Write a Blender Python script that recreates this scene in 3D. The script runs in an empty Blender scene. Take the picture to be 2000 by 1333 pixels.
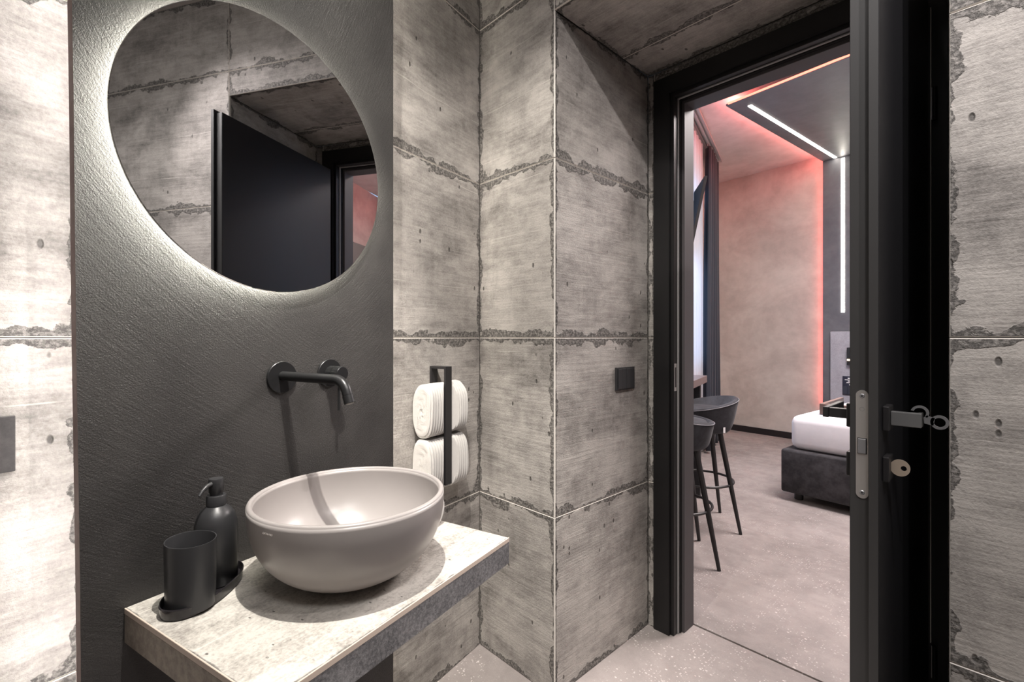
import bpy, bmesh, math, random
from mathutils import Vector, Matrix
random.seed(7)
PI = math.pi
R = math.radians
SC = bpy.context.scene
C = SC.collection

# ------------------------------------------------------------------ camera
ALPHA = 46.36                       # camera heading, degrees left of world +Y
ROT_A = 15.16                       # vanity wall frame: local x = out of the wall, local y = along it
ROT_W = 13.16                       # tiled wall behind the vanity panel
ROT_C = -4.75                       # bedroom frame
cam = bpy.data.cameras.new('camera')
camo = bpy.data.objects.new('camera', cam)
C.objects.link(camo)
camo.location = (0, 0, 1.2)
camo.rotation_euler = (PI/2, 0, R(ALPHA))
cam.sensor_width = 36
cam.lens = 36*930/2000
cam.shift_y = -6.5/2000
cam.clip_start = 0.02
SC.camera = camo

# ------------------------------------------------------------------ view, world
SC.view_settings.view_transform = 'Standard'
SC.view_settings.look = 'None'
SC.view_settings.gamma = 1
SC.view_settings.use_curve_mapping = False
SC.view_settings.exposure = 0.0
w = bpy.data.worlds.new('sky'); SC.world = w; w.use_nodes = True
bg = w.node_tree.nodes['Background']
bg.inputs['Color'].default_value = (0.42, 0.66, 1.0, 1)
bg.inputs['Strength'].default_value = 1.5

def frame(rot, x, y, z=0.0):
    a = R(rot)
    return Vector((x*math.cos(a)-y*math.sin(a), x*math.sin(a)+y*math.cos(a), z))
def spot(name, loc, target, power, size, angle, blend, col):
    l = bpy.data.lights.new(name, 'SPOT'); l.energy = power; l.shadow_soft_size = size
    l.spot_size = R(angle); l.spot_blend = blend; l.color = col
    o = bpy.data.objects.new(name, l); C.objects.link(o); o.location = loc
    o.rotation_euler = (Vector(target)-Vector(loc)).to_track_quat('-Z', 'Y').to_euler()
    return o
def area(name, loc, target, power, sx, sy, col):
    l = bpy.data.lights.new(name, 'AREA'); l.energy = power; l.shape = 'RECTANGLE'; l.size = sx; l.size_y = sy; l.color = col
    o = bpy.data.objects.new(name, l); C.objects.link(o); o.location = loc
    o.rotation_euler = (Vector(target)-Vector(loc)).to_track_quat('-Z', 'Y').to_euler()
    return o
WARM = (1.0, 0.93, 0.84)
# bathroom ceiling spots and added fill lights
kp = frame(ROT_A, -0.40, 0.43, 2.60)
spot('spot_vanity', kp, frame(ROT_A, -0.72, 0.70, 0.8), 205, 0.011, 58, 0.6, (1.0, 0.95, 0.88))
spot('spot_corner', (-0.75, 0.30, 2.64), (-1.15, 1.19, 1.1), 85, 0.02, 70, 0.8, (1.0, 0.95, 0.86))
spot('fill_niche', (0.38, 0.62, 2.66), (-1.05, 1.45, 1.0), 62, 0.012, 75, 0.7, (1.0, 0.93, 0.92))  # added to brighten the left return wall of the niche
area('fill_bath', (-0.45, 0.30, 2.70), (-0.45, 0.32, 0), 5, 0.4, 0.4, (1.0, 0.97, 0.95))  # added soft fill for the bathroom's overall brightness
area('fill_bath_rear', (0.45, -0.15, 2.70), (0.2, 0.5, 0), 12, 0.35, 0.35, (1.0, 0.97, 0.96))  # second added fill, lifts the dark parts of the bathroom
spot('fill_right', (0.42, 0.05, 2.66), (0.12, 1.19, 1.15), 60, 0.02, 80, 0.8, (1.0, 0.96, 0.94))  # added to brighten the wall right of the niche
# bedroom: added fill, and daylight at the window
area('fill_bedroom', (-0.3, 3.6, 3.10), (-0.4, 3.7, 0), 165, 1.2, 1.2, (1.0, 0.90, 0.88))  # added fill for the bedroom, hanging free below the ceiling
area('light_window', frame(ROT_A, -1.35, 4.2, 2.1), frame(ROT_A, 2.0, 4.6, 0.6), 18, 2.6, 2.2, (0.42, 0.62, 1.0))

# ------------------------------------------------------------------ helpers
def link(name, bm, mat, parent=None, smooth=False, loc=None, rot=None):
    me = bpy.data.meshes.new(name)
    bm.normal_update()
    bm.to_mesh(me); bm.free()
    if mat: me.materials.append(mat)
    if smooth:
        for p in me.polygons: p.use_smooth = True
        if smooth != 'all':
            me.set_sharp_from_angle(angle=R(35))
    o = bpy.data.objects.new(name, me); C.objects.link(o)
    if parent: o.parent = parent
    if loc is not None: o.location = loc
    if rot is not None: o.rotation_euler = rot
    return o
def thing(name, label, cat, loc=(0, 0, 0), rotz=0, group=None, kind=None):
    o = bpy.data.objects.new(name, None); C.objects.link(o)
    o.empty_display_size = 0.05
    o.location = loc; o.rotation_euler = (0, 0, R(rotz))
    if label: o['label'] = label
    if cat: o['category'] = cat
    if group: o['group'] = group
    if kind: o['kind'] = kind
    return o
def tag(o, label, cat=None, group=None):
    o['label'] = label
    if cat: o['category'] = cat
    if group: o['group'] = group
    return o
def box(bm, x0, x1, y0, y1, z0, z1, bev=0, seg=2):
    vs = [bm.verts.new((x, y, z)) for x in (x0, x1) for y in (y0, y1) for z in (z0, z1)]
    f = [(0,1,3,2), (4,6,7,5), (0,4,5,1), (2,3,7,6), (0,2,6,4), (1,5,7,3)]
    fs = [bm.faces.new([vs[i] for i in q]) for q in f]
    if bev:
        es = list({e for g in fs for e in g.edges})
        bmesh.ops.bevel(bm, geom=es, offset=bev, segments=seg, affect='EDGES', profile=0.5)
    return bm
def B(*a, **k):
    bm = bmesh.new(); box(bm, *a, **k); return bm
def loft(bm, rings, cap0=True, cap1=True, closed=True):
    """rings: list of lists of points, same length"""
    vr = [[bm.verts.new(p) for p in r] for r in rings]
    n = len(vr[0])
    for a, b in zip(vr[:-1], vr[1:]):
        for i in range(n if closed else n-1):
            j = (i+1) % n
            bm.faces.new((a[i], a[j], b[j], b[i]))
    if cap0: bm.faces.new(list(reversed(vr[0])))
    if cap1: bm.faces.new(vr[-1])
    return vr
def lathe(bm, prof, seg=48, ax='z', org=(0, 0, 0), sx=1.0, sy=1.0, cap0=False, cap1=False):
    rings = []
    for r, h in prof:
        ring = []
        for i in range(seg):
            t = 2*PI*i/seg
            a, b = r*math.cos(t)*sx, r*math.sin(t)*sy
            if ax == 'z': p = (a, b, h)
            elif ax == 'x': p = (h, a, b)
            else: p = (b, h, a)
            ring.append((p[0]+org[0], p[1]+org[1], p[2]+org[2]))
        rings.append(ring)
    loft(bm, rings, cap0, cap1)
    bmesh.ops.recalc_face_normals(bm, faces=bm.faces[:])
    return bm
def tube(bm, path, rad, seg=16, cap=True):
    pts = [Vector(p) for p in path]
    rads = rad if isinstance(rad, (list, tuple)) else [rad]*len(pts)
    rings = []; up = None
    for i, p in enumerate(pts):
        d = (pts[min(i+1, len(pts)-1)]-pts[max(i-1, 0)]).normalized()
        if up is None:
            up = Vector((0, 0, 1)) if abs(d.z) < 0.9 else Vector((1, 0, 0))
        s = d.cross(up).normalized(); up = s.cross(d).normalized()
        rings.append([p+(s*math.cos(2*PI*k/seg)+up*math.sin(2*PI*k/seg))*rads[i] for k in range(seg)])
    loft(bm, rings, cap, cap)
    bmesh.ops.recalc_face_normals(bm, faces=bm.faces[:])
    return bm
def torus(bm, cx, cy, cz, Rr, r, seg=64, ms=10, nrm='z'):
    rings = []
    for i in range(seg):
        t = 2*PI*i/seg
        ring = []
        for k in range(ms):
            q = 2*PI*k/ms
            rr = Rr+r*math.cos(q); h = r*math.sin(q)
            ring.append((cx+rr*math.cos(t), cy+rr*math.sin(t), cz+h))
        rings.append(ring)
    vr = [[bm.verts.new(p) for p in rg] for rg in rings]
    for i in range(seg):
        a, b = vr[i], vr[(i+1) % seg]
        for k in range(ms):
            bm.faces.new((a[k], b[k], b[(k+1) % ms], a[(k+1) % ms]))
    bmesh.ops.recalc_face_normals(bm, faces=bm.faces[:])
    return bm
def poly_extrude(bm, pts, axis, h0, h1):
    """pts 2D outline extruded along axis between h0 and h1"""
    def P(a, b, h):
        return {'x': (h, a, b), 'y': (a, h, b), 'z': (a, b, h)}[axis]
    loft(bm, [[P(a, b, h0) for a, b in pts], [P(a, b, h1) for a, b in pts]])
    bmesh.ops.recalc_face_normals(bm, faces=bm.faces[:])
    return bm

# ------------------------------------------------------------------ materials
def new_mat(name):
    m = bpy.data.materials.new(name); m.use_nodes = True
    nt = m.node_tree
    return m, nt, nt.nodes['Principled BSDF']
def simple(name, col, rough=0.5, metal=0.0, spec=0.5, sheen=0.0):
    m, nt, b = new_mat(name)
    b.inputs['Base Color'].default_value = (*col, 1)
    b.inputs['Roughness'].default_value = rough
    b.inputs['Metallic'].default_value = metal
    b.inputs['Specular IOR Level'].default_value = spec
    if sheen:
        b.inputs['Sheen Weight'].default_value = sheen
        b.inputs['Sheen Roughness'].default_value = 0.4
    return m
def emit(name, col, s):
    m, nt, b = new_mat(name)
    b.inputs['Base Color'].default_value = (*col, 1)
    b.inputs['Emission Color'].default_value = (*col, 1)
    b.inputs['Emission Strength'].default_value = s
    return m
class G:
    """tiny node-graph writer"""
    def __init__(s, nt): s.nt = nt
    def N(s, t, **k):
        n = s.nt.nodes.new(t)
        for a, v in k.items(): setattr(n, a, v)
        return n
    def L(s, a, b): s.nt.links.new(a, b)
    def inp(s, n, i, v):
        if isinstance(v, bpy.types.NodeSocket): s.L(v, n.inputs[i])
        else: n.inputs[i].default_value = v
    def M(s, op, a, b=0.0, c=None, clamp=False):
        n = s.N('ShaderNodeMath', operation=op, use_clamp=clamp)
        s.inp(n, 0, a); s.inp(n, 1, b)
        if c is not None: s.inp(n, 2, c)
        return n.outputs[0]
    def V(s, op, a, b):
        n = s.N('ShaderNodeVectorMath', operation=op)
        s.inp(n, 0, a); s.inp(n, 1, b)
        return n.outputs[0]
    def noise(s, vec, scale, detail=4, rough=0.55, dist=0.0):
        n = s.N('ShaderNodeTexNoise')
        s.inp(n, 'Vector', vec); n.inputs['Scale'].default_value = scale
        n.inputs['Detail'].default_value = detail; n.inputs['Roughness'].default_value = rough
        n.inputs['Distortion'].default_value = dist
        return n.outputs['Fac']
    def ss(s, v, lo, hi, a=0.0, b=1.0):
        n = s.N('ShaderNodeMapRange', interpolation_type='SMOOTHSTEP')
        s.inp(n, 0, v); n.inputs[1].default_value = lo; n.inputs[2].default_value = hi
        n.inputs[3].default_value = a; n.inputs[4].default_value = b
        return n.outputs[0]
    def mix(s, f, a, b, mode='MIX'):
        n = s.N('ShaderNodeMix', data_type='RGBA', blend_type=mode)
        s.inp(n, 0, f); s.inp(n, 6, a); s.inp(n, 7, b)
        return n.outputs[2]
    def bump(s, h, st, dist=0.002):
        n = s.N('ShaderNodeBump'); s.inp(n, 'Height', h)
        n.inputs['Strength'].default_value = st; n.inputs['Distance'].default_value = dist
        return n.outputs[0]

def concrete(name, light, dark, edge=0.020, edge_dark=0.85, seed=0.0, grain=1.0, rough=0.62, hs=34.0):
    """board-marked concrete look; UV = metres from the tile's lower left, UVB = metres from its upper right"""
    m, nt, b = new_mat(name); g = G(nt)
    uv = g.N('ShaderNodeUVMap', uv_map='UV').outputs[0]
    uvb = g.N('ShaderNodeUVMap', uv_map='UVB').outputs[0]
    rnd = g.N('ShaderNodeObjectInfo').outputs['Random']
    off = g.N('ShaderNodeCombineXYZ')
    g.L(g.M('MULTIPLY', rnd, 37.0), off.inputs[0]); g.L(g.M('MULTIPLY', rnd, 91.0), off.inputs[1])
    off.inputs[2].default_value = seed
    p = g.V('ADD', uv, off.outputs[0])
    big = g.noise(g.V('MULTIPLY', p, (1.0, 1.9, 1)), 2.2, 6, 0.62, 0.6)
    mid = g.noise(g.V('MULTIPLY', p, (1.0, 1.6, 1)), 7.0, 6, 0.68, 0.3)
    hst = g.noise(g.V('MULTIPLY', p, (1.6, 30.0, 1)), 3.2, 5, 0.62, 0.15)
    vst = g.noise(g.V('MULTIPLY', p, (26.0, 1.1, 1)), 1.6, 3, 0.5)
    fine = g.noise(p, 170.0, 4, 0.65)
    v = g.M('MULTIPLY', g.ss(big, 0.36, 0.66), 0.50)
    v = g.M('ADD', v, g.M('MULTIPLY', g.ss(mid, 0.35, 0.70), 0.45))
    v = g.M('ADD', v, g.M('MULTIPLY', g.ss(hst, 0.36, 0.64), 0.17))
    v = g.M('ADD', v, g.M('MULTIPLY', g.ss(vst, 0.42, 0.62), 0.06))
    v = g.M('ADD', v, g.M('MULTIPLY', g.M('SUBTRACT', fine, 0.5), 0.75*grain))
    med = g.noise(p, 38.0, 5, 0.7)
    v = g.M('ADD', v, g.M('MULTIPLY', g.M('SUBTRACT', med, 0.5), 0.65*grain))
    col = g.mix(g.M('SUBTRACT', v, 0.14, clamp=True), (*light, 1), (*dark, 1))
    # thin pale board lines (horizontal)
    sx = g.N('ShaderNodeSeparateXYZ'); g.L(p, sx.inputs[0])
    wob = g.M('MULTIPLY', g.noise(g.V('MULTIPLY', p, (1, 1, 1)), 3.0, 2), 0.03)
    fr = g.M('FRACT', g.M('MULTIPLY', g.M('ADD', sx.outputs[1], wob), 5.3))
    ln = g.M('MULTIPLY', g.ss(fr, 0.0, 0.012), g.ss(fr, 0.012, 0.03, 1, 0))
    ln = g.M('MULTIPLY', ln, g.ss(g.noise(g.V('MULTIPLY', p, (1, 1, 1)), 4.0, 2), 0.48, 0.58))
    col = g.mix(g.M('MULTIPLY', ln, 0.55), col, (light[0]*1.25, light[1]*1.25, light[2]*1.25, 1))
    # air holes
    vo = g.N('ShaderNodeTexVoronoi', feature='F1'); g.L(g.V('MULTIPLY', p, (1, .55, 1)), vo.inputs['Vector'])
    vo.inputs['Scale'].default_value = hs
    sc = g.N('ShaderNodeSeparateColor'); g.L(vo.outputs['Color'], sc.inputs[0])
    hole = g.M('MULTIPLY', g.ss(vo.outputs['Distance'], 0.10, 0.19, 1, 0), g.ss(sc.outputs[0], 0.86, 0.9))
    col = g.mix(g.M('MULTIPLY', hole, 0.75), col, (dark[0]*.25, dark[1]*.25, dark[2]*.25, 1))
    # crumbled edges
    a = g.N('ShaderNodeSeparateXYZ'); g.L(uv, a.inputs[0]); c = g.N('ShaderNodeSeparateXYZ'); g.L(uvb, c.inputs[0])
    dx = g.M('MINIMUM', a.outputs[0], c.outputs[0]); dy = g.M('MINIMUM', a.outputs[1], c.outputs[1])
    d = g.M('MINIMUM', g.M('ADD', g.M('MULTIPLY', dx, 1.5), g.M('MULTIPLY', rnd, 0.010)), dy)
    crn = g.noise(p, 26.0, 5, 0.62)
    lim = g.M('MULTIPLY', g.ss(g.noise(p, 7.0, 3, 0.6), 0.36, 0.66), edge*1.5)
    lim = g.M('ADD', lim, g.M('MULTIPLY', g.M('SUBTRACT', crn, 0.42), edge*2.6))
    band = g.ss(g.M('SUBTRACT', lim, d), -0.001, 0.0025)
    rim = g.M('MULTIPLY', band, g.ss(g.M('SUBTRACT', lim, d), 0.002, 0.010, 1, 0))
    gr = g.noise(p, 110.0, 4, 0.7)
    bc = g.mix(g.ss(gr, 0.40, 0.66), (dark[0]*.25, dark[1]*.25, dark[2]*.25, 1), (light[0]*.62, light[1]*.62, light[2]*.62, 1))
    bc = g.mix(g.M('MULTIPLY', rim, 0.3), bc, (dark[0]*.22, dark[1]*.22, dark[2]*.22, 1))
    col = g.mix(g.M('MULTIPLY', band, edge_dark), col, bc)
    g.L(col, b.inputs['Base Color'])
    b.inputs['Roughness'].default_value = rough
    b.inputs['Specular IOR Level'].default_value = 0.35
    h = g.M('ADD', g.M('MULTIPLY', hst, 0.55), g.M('MULTIPLY', fine, 0.5))
    h = g.M('ADD', h, g.M('MULTIPLY', g.M('MULTIPLY', band, gr), 1.2))
    h = g.M('SUBTRACT', h, g.M('MULTIPLY', hole, 1.0))
    g.L(g.bump(h, 0.7, 0.004), b.inputs['Normal'])
    return m
CON = concrete('concrete_tile', (0.46, 0.43, 0.40), (0.15, 0.138, 0.128))
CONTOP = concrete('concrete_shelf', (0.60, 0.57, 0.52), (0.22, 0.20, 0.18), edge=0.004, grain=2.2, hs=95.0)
CONEDGE = simple('tile_edge', (0.66, 0.62, 0.57), 0.6)

def granular(name, c1, c2, scale=160, bumpy=0.5, rough=0.6):
    m, nt, b = new_mat(name); g = G(nt)
    oc = g.N('ShaderNodeTexCoord').outputs['Object']
    n = g.noise(oc, scale, 5, 0.7); n2 = g.noise(oc, 9.0, 5, 0.6)
    v = g.M('ADD', g.M('MULTIPLY', g.ss(n, 0.36, 0.66), 0.6), g.M('MULTIPLY', g.ss(n2, 0.35, 0.65), 0.4))
    g.L(g.mix(v, (*c1, 1), (*c2, 1)), b.inputs['Base Color'])
    b.inputs['Roughness'].default_value = rough
    g.L(g.bump(n, bumpy, 0.003), b.inputs['Normal'])
    return m
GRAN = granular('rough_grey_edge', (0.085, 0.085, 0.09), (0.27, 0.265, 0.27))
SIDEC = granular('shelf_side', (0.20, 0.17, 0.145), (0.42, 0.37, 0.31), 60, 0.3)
GROUT = simple('grout', (0.16, 0.145, 0.13), 0.9)
BROWN_EDGE = granular('panel_side', (0.20, 0.13, 0.12), (0.26, 0.18, 0.165), 60, 0.2)

def plaster_black():
    m, nt, b = new_mat('black_plaster'); g = G(nt)
    oc = g.N('ShaderNodeTexCoord').outputs['Object']
    s = g.N('ShaderNodeSeparateXYZ'); g.L(oc, s.inputs[0])
    # trowel arcs: stretched noise running in curved diagonals
    y = s.outputs[1]; z = s.outputs[2]
    dy = g.M('SUBTRACT', y, -0.75); dz = g.M('SUBTRACT', z, 2.35)
    rad = g.M('SQRT', g.M('ADD', g.M('MULTIPLY', dy, dy), g.M('MULTIPLY', dz, dz)))
    ang = g.M('ARCTAN2', dz, dy)
    cb = g.N('ShaderNodeCombineXYZ'); g.L(g.M('MULTIPLY', rad, 210.0), cb.inputs[1]); g.L(g.M('MULTIPLY', ang, 22.0), cb.inputs[0])
    # brushed arcs around the basin side
    dy2 = g.M('SUBTRACT', y, 0.75); dz2 = g.M('SUBTRACT', z, 2.35)
    rad2 = g.M('SQRT', g.M('ADD', g.M('MULTIPLY', dy2, dy2), g.M('MULTIPLY', dz2, dz2)))
    cb2 = g.N('ShaderNodeCombineXYZ'); g.L(g.M('MULTIPLY', rad2, 190.0), cb2.inputs[1]); g.L(g.M('MULTIPLY', g.M('ARCTAN2', dz2, dy2), 20.0), cb2.inputs[0])
    arcs = g.noise(cb2.outputs[0], 1.0, 3, 0.6, 0.0)
    arcs1 = g.noise(cb.outputs[0], 1.0, 3, 0.6, 0.0)
    msk = g.ss(g.M('ADD', y, g.M('MULTIPLY', g.noise(oc, 2.2, 2), 0.3)), 0.10, 0.30)
    gr = g.noise(oc, 330.0, 4, 0.7)
    mm = g.N('ShaderNodeMix'); g.L(msk, mm.inputs[0]); g.L(arcs, mm.inputs[2]); g.L(arcs1, mm.inputs[3])
    h = g.M('ADD', g.M('MULTIPLY', mm.outputs[0], 0.7), g.M('MULTIPLY', gr, 1.1))
    col = g.mix(g.ss(g.noise(oc, 3.0, 5), 0.35, 0.65), (0.030, 0.028, 0.0275, 1), (0.050, 0.047, 0.045, 1))
    g.L(col, b.inputs['Base Color'])
    b.inputs['Roughness'].default_value = 0.42
    b.inputs['Specular IOR Level'].default_value = 0.45
    g.L(g.bump(h, 0.75, 0.0022), b.inputs['Normal'])
    return m
PLASTER = plaster_black()

def terrazzo():
    m, nt, b = new_mat('speckled_floor'); g = G(nt)
    uv = g.N('ShaderNodeUVMap', uv_map='UV').outputs[0]
    rnd = g.N('ShaderNodeObjectInfo').outputs['Random']
    off = g.N('ShaderNodeCombineXYZ'); g.L(g.M('MULTIPLY', rnd, 57.0), off.inputs[0]); g.L(g.M('MULTIPLY', rnd, 23.0), off.inputs[1])
    p = g.V('ADD', uv, off.outputs[0])
    big = g.noise(p, 1.8, 5, 0.6, 0.4); mid = g.noise(p, 9.0, 5, 0.65); fine = g.noise(p, 190.0, 3, 0.7)
    v = g.M('ADD', g.M('MULTIPLY', g.ss(big, 0.35, 0.65), 0.5), g.M('MULTIPLY', g.ss(mid, 0.35, 0.65), 0.3))
    v = g.M('ADD', v, g.M('MULTIPLY', fine, 0.7))
    col = g.mix(g.M('SUBTRACT', v, 0.27, clamp=True), (0.36, 0.32, 0.307, 1), (0.21, 0.185, 0.176, 1))
    for sc, lo, thr in ((48.0, 0.16, 0.80), (95.0, 0.2, 0.6)):
        vo = g.N('ShaderNodeTexVoronoi', feature='F1')
        q = g.V('ADD', g.V('MULTIPLY', p, (1, 1.5, 1)), g.V('MULTIPLY', p, (0, 0, 0)))
        g.L(q, vo.inputs['Vector']); vo.inputs['Scale'].default_value = sc
        s = g.N('ShaderNodeSeparateColor'); g.L(vo.outputs['Color'], s.inputs[0])
        chip = g.M('MULTIPLY', g.ss(vo.outputs['Distance'], lo, lo+0.14, 1, 0), g.ss(s.outputs[0], thr, thr+0.1))
        chip = g.M('MULTIPLY', chip, g.ss(g.noise(p, 6.0, 3), 0.42, 0.6))
        col = g.mix(g.M('MULTIPLY', chip, 0.8), col, (0.70, 0.64, 0.62, 1))
    g.L(col, b.inputs['Base Color'])
    g.L(g.ss(mid, 0.3, 0.7, 0.34, 0.5), b.inputs['Roughness'])
    b.inputs['Specular IOR Level'].default_value = 0.35
    g.L(g.bump(fine, 0.15, 0.001), b.inputs['Normal'])
    return m
FLOORM = terrazzo()

def resin(name, c1, c2, sc=1.4, rough=0.6, st=0.2):
    m, nt, b = new_mat(name); g = G(nt)
    oc = g.N('ShaderNodeTexCoord').outputs['Object']
    n = g.noise(g.V('MULTIPLY', oc, (1, 1, 1.6)), sc, 7, 0.62, 0.8); n2 = g.noise(oc, sc*7, 5, 0.6)
    v = g.M('ADD', g.M('MULTIPLY', g.ss(n, 0.35, 0.66), 0.7), g.M('MULTIPLY', g.ss(n2, 0.35, 0.65), 0.3))
    g.L(g.mix(v, (*c1, 1), (*c2, 1)), b.inputs['Base Color'])
    b.inputs['Roughness'].default_value = rough
    g.L(g.bump(n2, st, 0.002), b.inputs['Normal'])
    return m
RESIN = resin('bedroom_resin', (0.58, 0.53, 0.49), (0.42, 0.375, 0.345))
RESINC = resin('ceiling_resin', (0.72, 0.68, 0.66), (0.56, 0.52, 0.50))
PANELM = resin('grey_panel', (0.105, 0.105, 0.12), (0.15, 0.15, 0.165), 2.0, 0.5)
HEADM = granular('headboard_fabric', (0.30, 0.30, 0.34), (0.42, 0.42, 0.47), 120, 0.2)
BLACKM = simple('black_metal', (0.016, 0.015, 0.016), 0.42, 0.0, 0.5)
FRAMEM = simple('black_door_frame', (0.009, 0.0085, 0.009), 0.40, 0.0, 0.45)
LEAFM = simple('black_door_laminate', (0.010, 0.010, 0.012), 0.45, 0.0, 0.4)
LEAFEDGE = simple('door_edge_grey', (0.036, 0.035, 0.035), 0.45)
MATTE = simple('matte_black', (0.028, 0.028, 0.030), 0.38, 0.0, 0.5)
FAUCETM = simple('faucet_black', (0.022, 0.022, 0.023), 0.34, 0.3, 0.5)
STEEL = simple('satin_steel', (0.62, 0.60, 0.58), 0.33, 0.8)
DARKSTEEL = simple('dark_steel', (0.30, 0.30, 0.31), 0.35, 0.6)
BRASS = simple('nickel_brass', (0.62, 0.52, 0.42), 0.4, 0.7)
MIRRORM = simple('mirror_glass', (0.74, 0.74, 0.74), 0.012, 1.0)
CERAM = simple('taupe_ceramic', (0.32, 0.295, 0.285), 0.30, 0.0, 0.45)
WHITE = simple('white_print', (0.8, 0.8, 0.82), 0.6)
PRINT = simple('pale_print', (0.62, 0.58, 0.56), 0.5)
WOOD = simple('dark_brown_wood', (0.085, 0.055, 0.046), 0.45)
VELVET = granular('charcoal_velvet', (0.010, 0.010, 0.014), (0.040, 0.042, 0.052), 10, 0.15, 0.8)
VELVETB = granular('grey_velvet', (0.012, 0.011, 0.013), (0.050, 0.047, 0.052), 9, 0.15, 0.8)
for m_ in (VELVET, VELVETB):
    bb = m_.node_tree.nodes['Principled BSDF']; bb.inputs['Sheen Weight'].default_value = 0.10; bb.inputs['Sheen Roughness'].default_value = 0.35
SEAM = simple('grey_piping', (0.22, 0.22, 0.24), 0.6)
LINEN = resin('white_sheet', (0.80, 0.78, 0.80), (0.72, 0.70, 0.73), 3, 0.85, 0.3)
CURT = simple('navy_curtain', (0.016, 0.019, 0.030), 0.75, sheen=0.3)
DARKTV = simple('tv_shell', (0.022, 0.020, 0.020), 0.8, 0, 0.1)
LEDW = emit('led_white', (1.0, 0.93, 0.82), 26)
LEDP = emit('led_panel', (1.0, 0.95, 0.92), 36)
LEDM = emit('led_mirror', (1.0, 0.98, 0.86), 120)
LEDR = emit('led_red', (1.0, 0.20, 0.17), 75)
LEDRF = emit('led_red_edge', (1.0, 0.26, 0.17), 2.4)
LEDRW = emit('led_red_wall', (1.0, 0.12, 0.10), 38)

def towel_mat():
    m, nt, b = new_mat('white_towel'); g = G(nt)
    oc = g.N('ShaderNodeTexCoord').outputs['Object']
    n = g.noise(oc, 420.0, 3, 0.6)
    b.inputs['Base Color'].default_value = (0.48, 0.46, 0.44, 1)
    b.inputs['Roughness'].default_value = 0.95
    b.inputs['Sheen Weight'].default_value = 0.3
    g.L(g.bump(n, 0.5, 0.002), b.inputs['Normal'])
    return m
TOWEL = towel_mat()
def sheer_mat():
    m = bpy.data.materials.new('sheer_voile'); m.use_nodes = True; nt = m.node_tree; g = G(nt)
    out = nt.nodes['Material Output']; nt.nodes.remove(nt.nodes['Principled BSDF'])
    d = g.N('ShaderNodeBsdfDiffuse'); d.inputs[0].default_value = (0.85, 0.85, 0.9, 1)
    t = g.N('ShaderNodeBsdfTranslucent'); t.inputs[0].default_value = (0.85, 0.88, 0.95, 1)
    tr = g.N('ShaderNodeBsdfTransparent')
    a = g.N('ShaderNodeMixShader'); a.inputs[0].default_value = 0.55; g.L(d.outputs[0], a.inputs[1]); g.L(t.outputs[0], a.inputs[2])
    c = g.N('ShaderNodeMixShader'); c.inputs[0].default_value = 0.25; g.L(a.outputs[0], c.inputs[1]); g.L(tr.outputs[0], c.inputs[2])
    g.L(c.outputs[0], out.inputs[0])
    return m
SHEER = sheer_mat()
def glass_mat():
    m = bpy.data.materials.new('window_glass'); m.use_nodes = True; nt = m.node_tree; g = G(nt)
    out = nt.nodes['Material Output']; nt.nodes.remove(nt.nodes['Principled BSDF'])
    gl = g.N('ShaderNodeBsdfGlossy'); gl.inputs['Roughness'].default_value = 0.02
    tr = g.N('ShaderNodeBsdfTransparent')
    c = g.N('ShaderNodeMixShader'); c.inputs[0].default_value = 0.06; g.L(tr.outputs[0], c.inputs[1]); g.L(gl.outputs[0], c.inputs[2])
    g.L(c.outputs[0], out.inputs[0]); return m
GLASS = glass_mat()

# ------------------------------------------------------------------ tiles
def tile_mesh(w_, h_, t_=0.010, gap=0.0008, rz=0.0016):
    """tile standing in local x (width) - z (height), face towards -y, UVs in metres"""
    bm = bmesh.new()
    x0, x1, z0, z1 = gap, w_-gap, gap, h_-gap
    e = rz
    outer = [(x0, t_, z0), (x1, t_, z0), (x1, t_, z1), (x0, t_, z1)]
    mid_ = [(x0, e, z0), (x1, e, z0), (x1, e, z1), (x0, e, z1)]
    face = [(x0+e, 0, z0+e), (x1-e, 0, z0+e), (x1-e, 0, z1-e), (x0+e, 0, z1-e)]
    vo, vm, vf = [[bm.verts.new(p) for p in q] for q in (outer, mid_, face)]
    for i in range(4):
        j = (i+1) % 4
        bm.faces.new((vo[i], vo[j], vm[j], vm[i])); bm.faces.new((vm[i], vm[j], vf[j], vf[i]))
    bm.faces.new(vf); bm.faces.new(vo[::-1])
    bmesh.ops.recalc_face_normals(bm, faces=bm.faces[:])
    u1 = bm.loops.layers.uv.new('UV'); u2 = bm.loops.layers.uv.new('UVB')
    for f in bm.faces:
        f.material_index = 0
        for l in f.loops:
            l[u1].uv = (l.vert.co.x, l.vert.co.z); l[u2].uv = (w_-l.vert.co.x, h_-l.vert.co.z)
    n = len(bm.faces)
    for f in bm.faces:
        if abs(f.normal.y) < 0.95: f.material_index = 1
    return bm
def tiled_wall(name, origin, rotz, xs, zs, depth=0.10, mat=CON, kind='structure', tname='tile', x_out=None, skip=None):
    """wall in local x-z plane, face at y=0 looking to -y"""
    wl = link(name, B(xs[0], xs[-1], 0.009, depth, zs[0], zs[-1]), GROUT, None, loc=origin, rot=(0, 0, R(rotz)))
    wl['kind'] = kind
    for a, b in zip(xs[:-1], xs[1:]):
        for c, d in zip(zs[:-1], zs[1:]):
            if skip and skip(a, c): continue
            t = link(tname, tile_mesh(b-a, d-c), mat, wl, loc=(a, 0, c))
            t.data.materials.append(CONEDGE)
    return wl
ROWS = [0, .6, 1.2, 1.8, 2.4, 2.75]
# wall behind the vanity. Local x runs along the wall, face towards the room
cornerA = frame(ROT_A, -1.073, 1.528)
wA = tiled_wall('wall_left', cornerA, ROT_W+90, [-3.0, -2.4, -1.2, 0.0], ROWS, 0.09)
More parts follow.
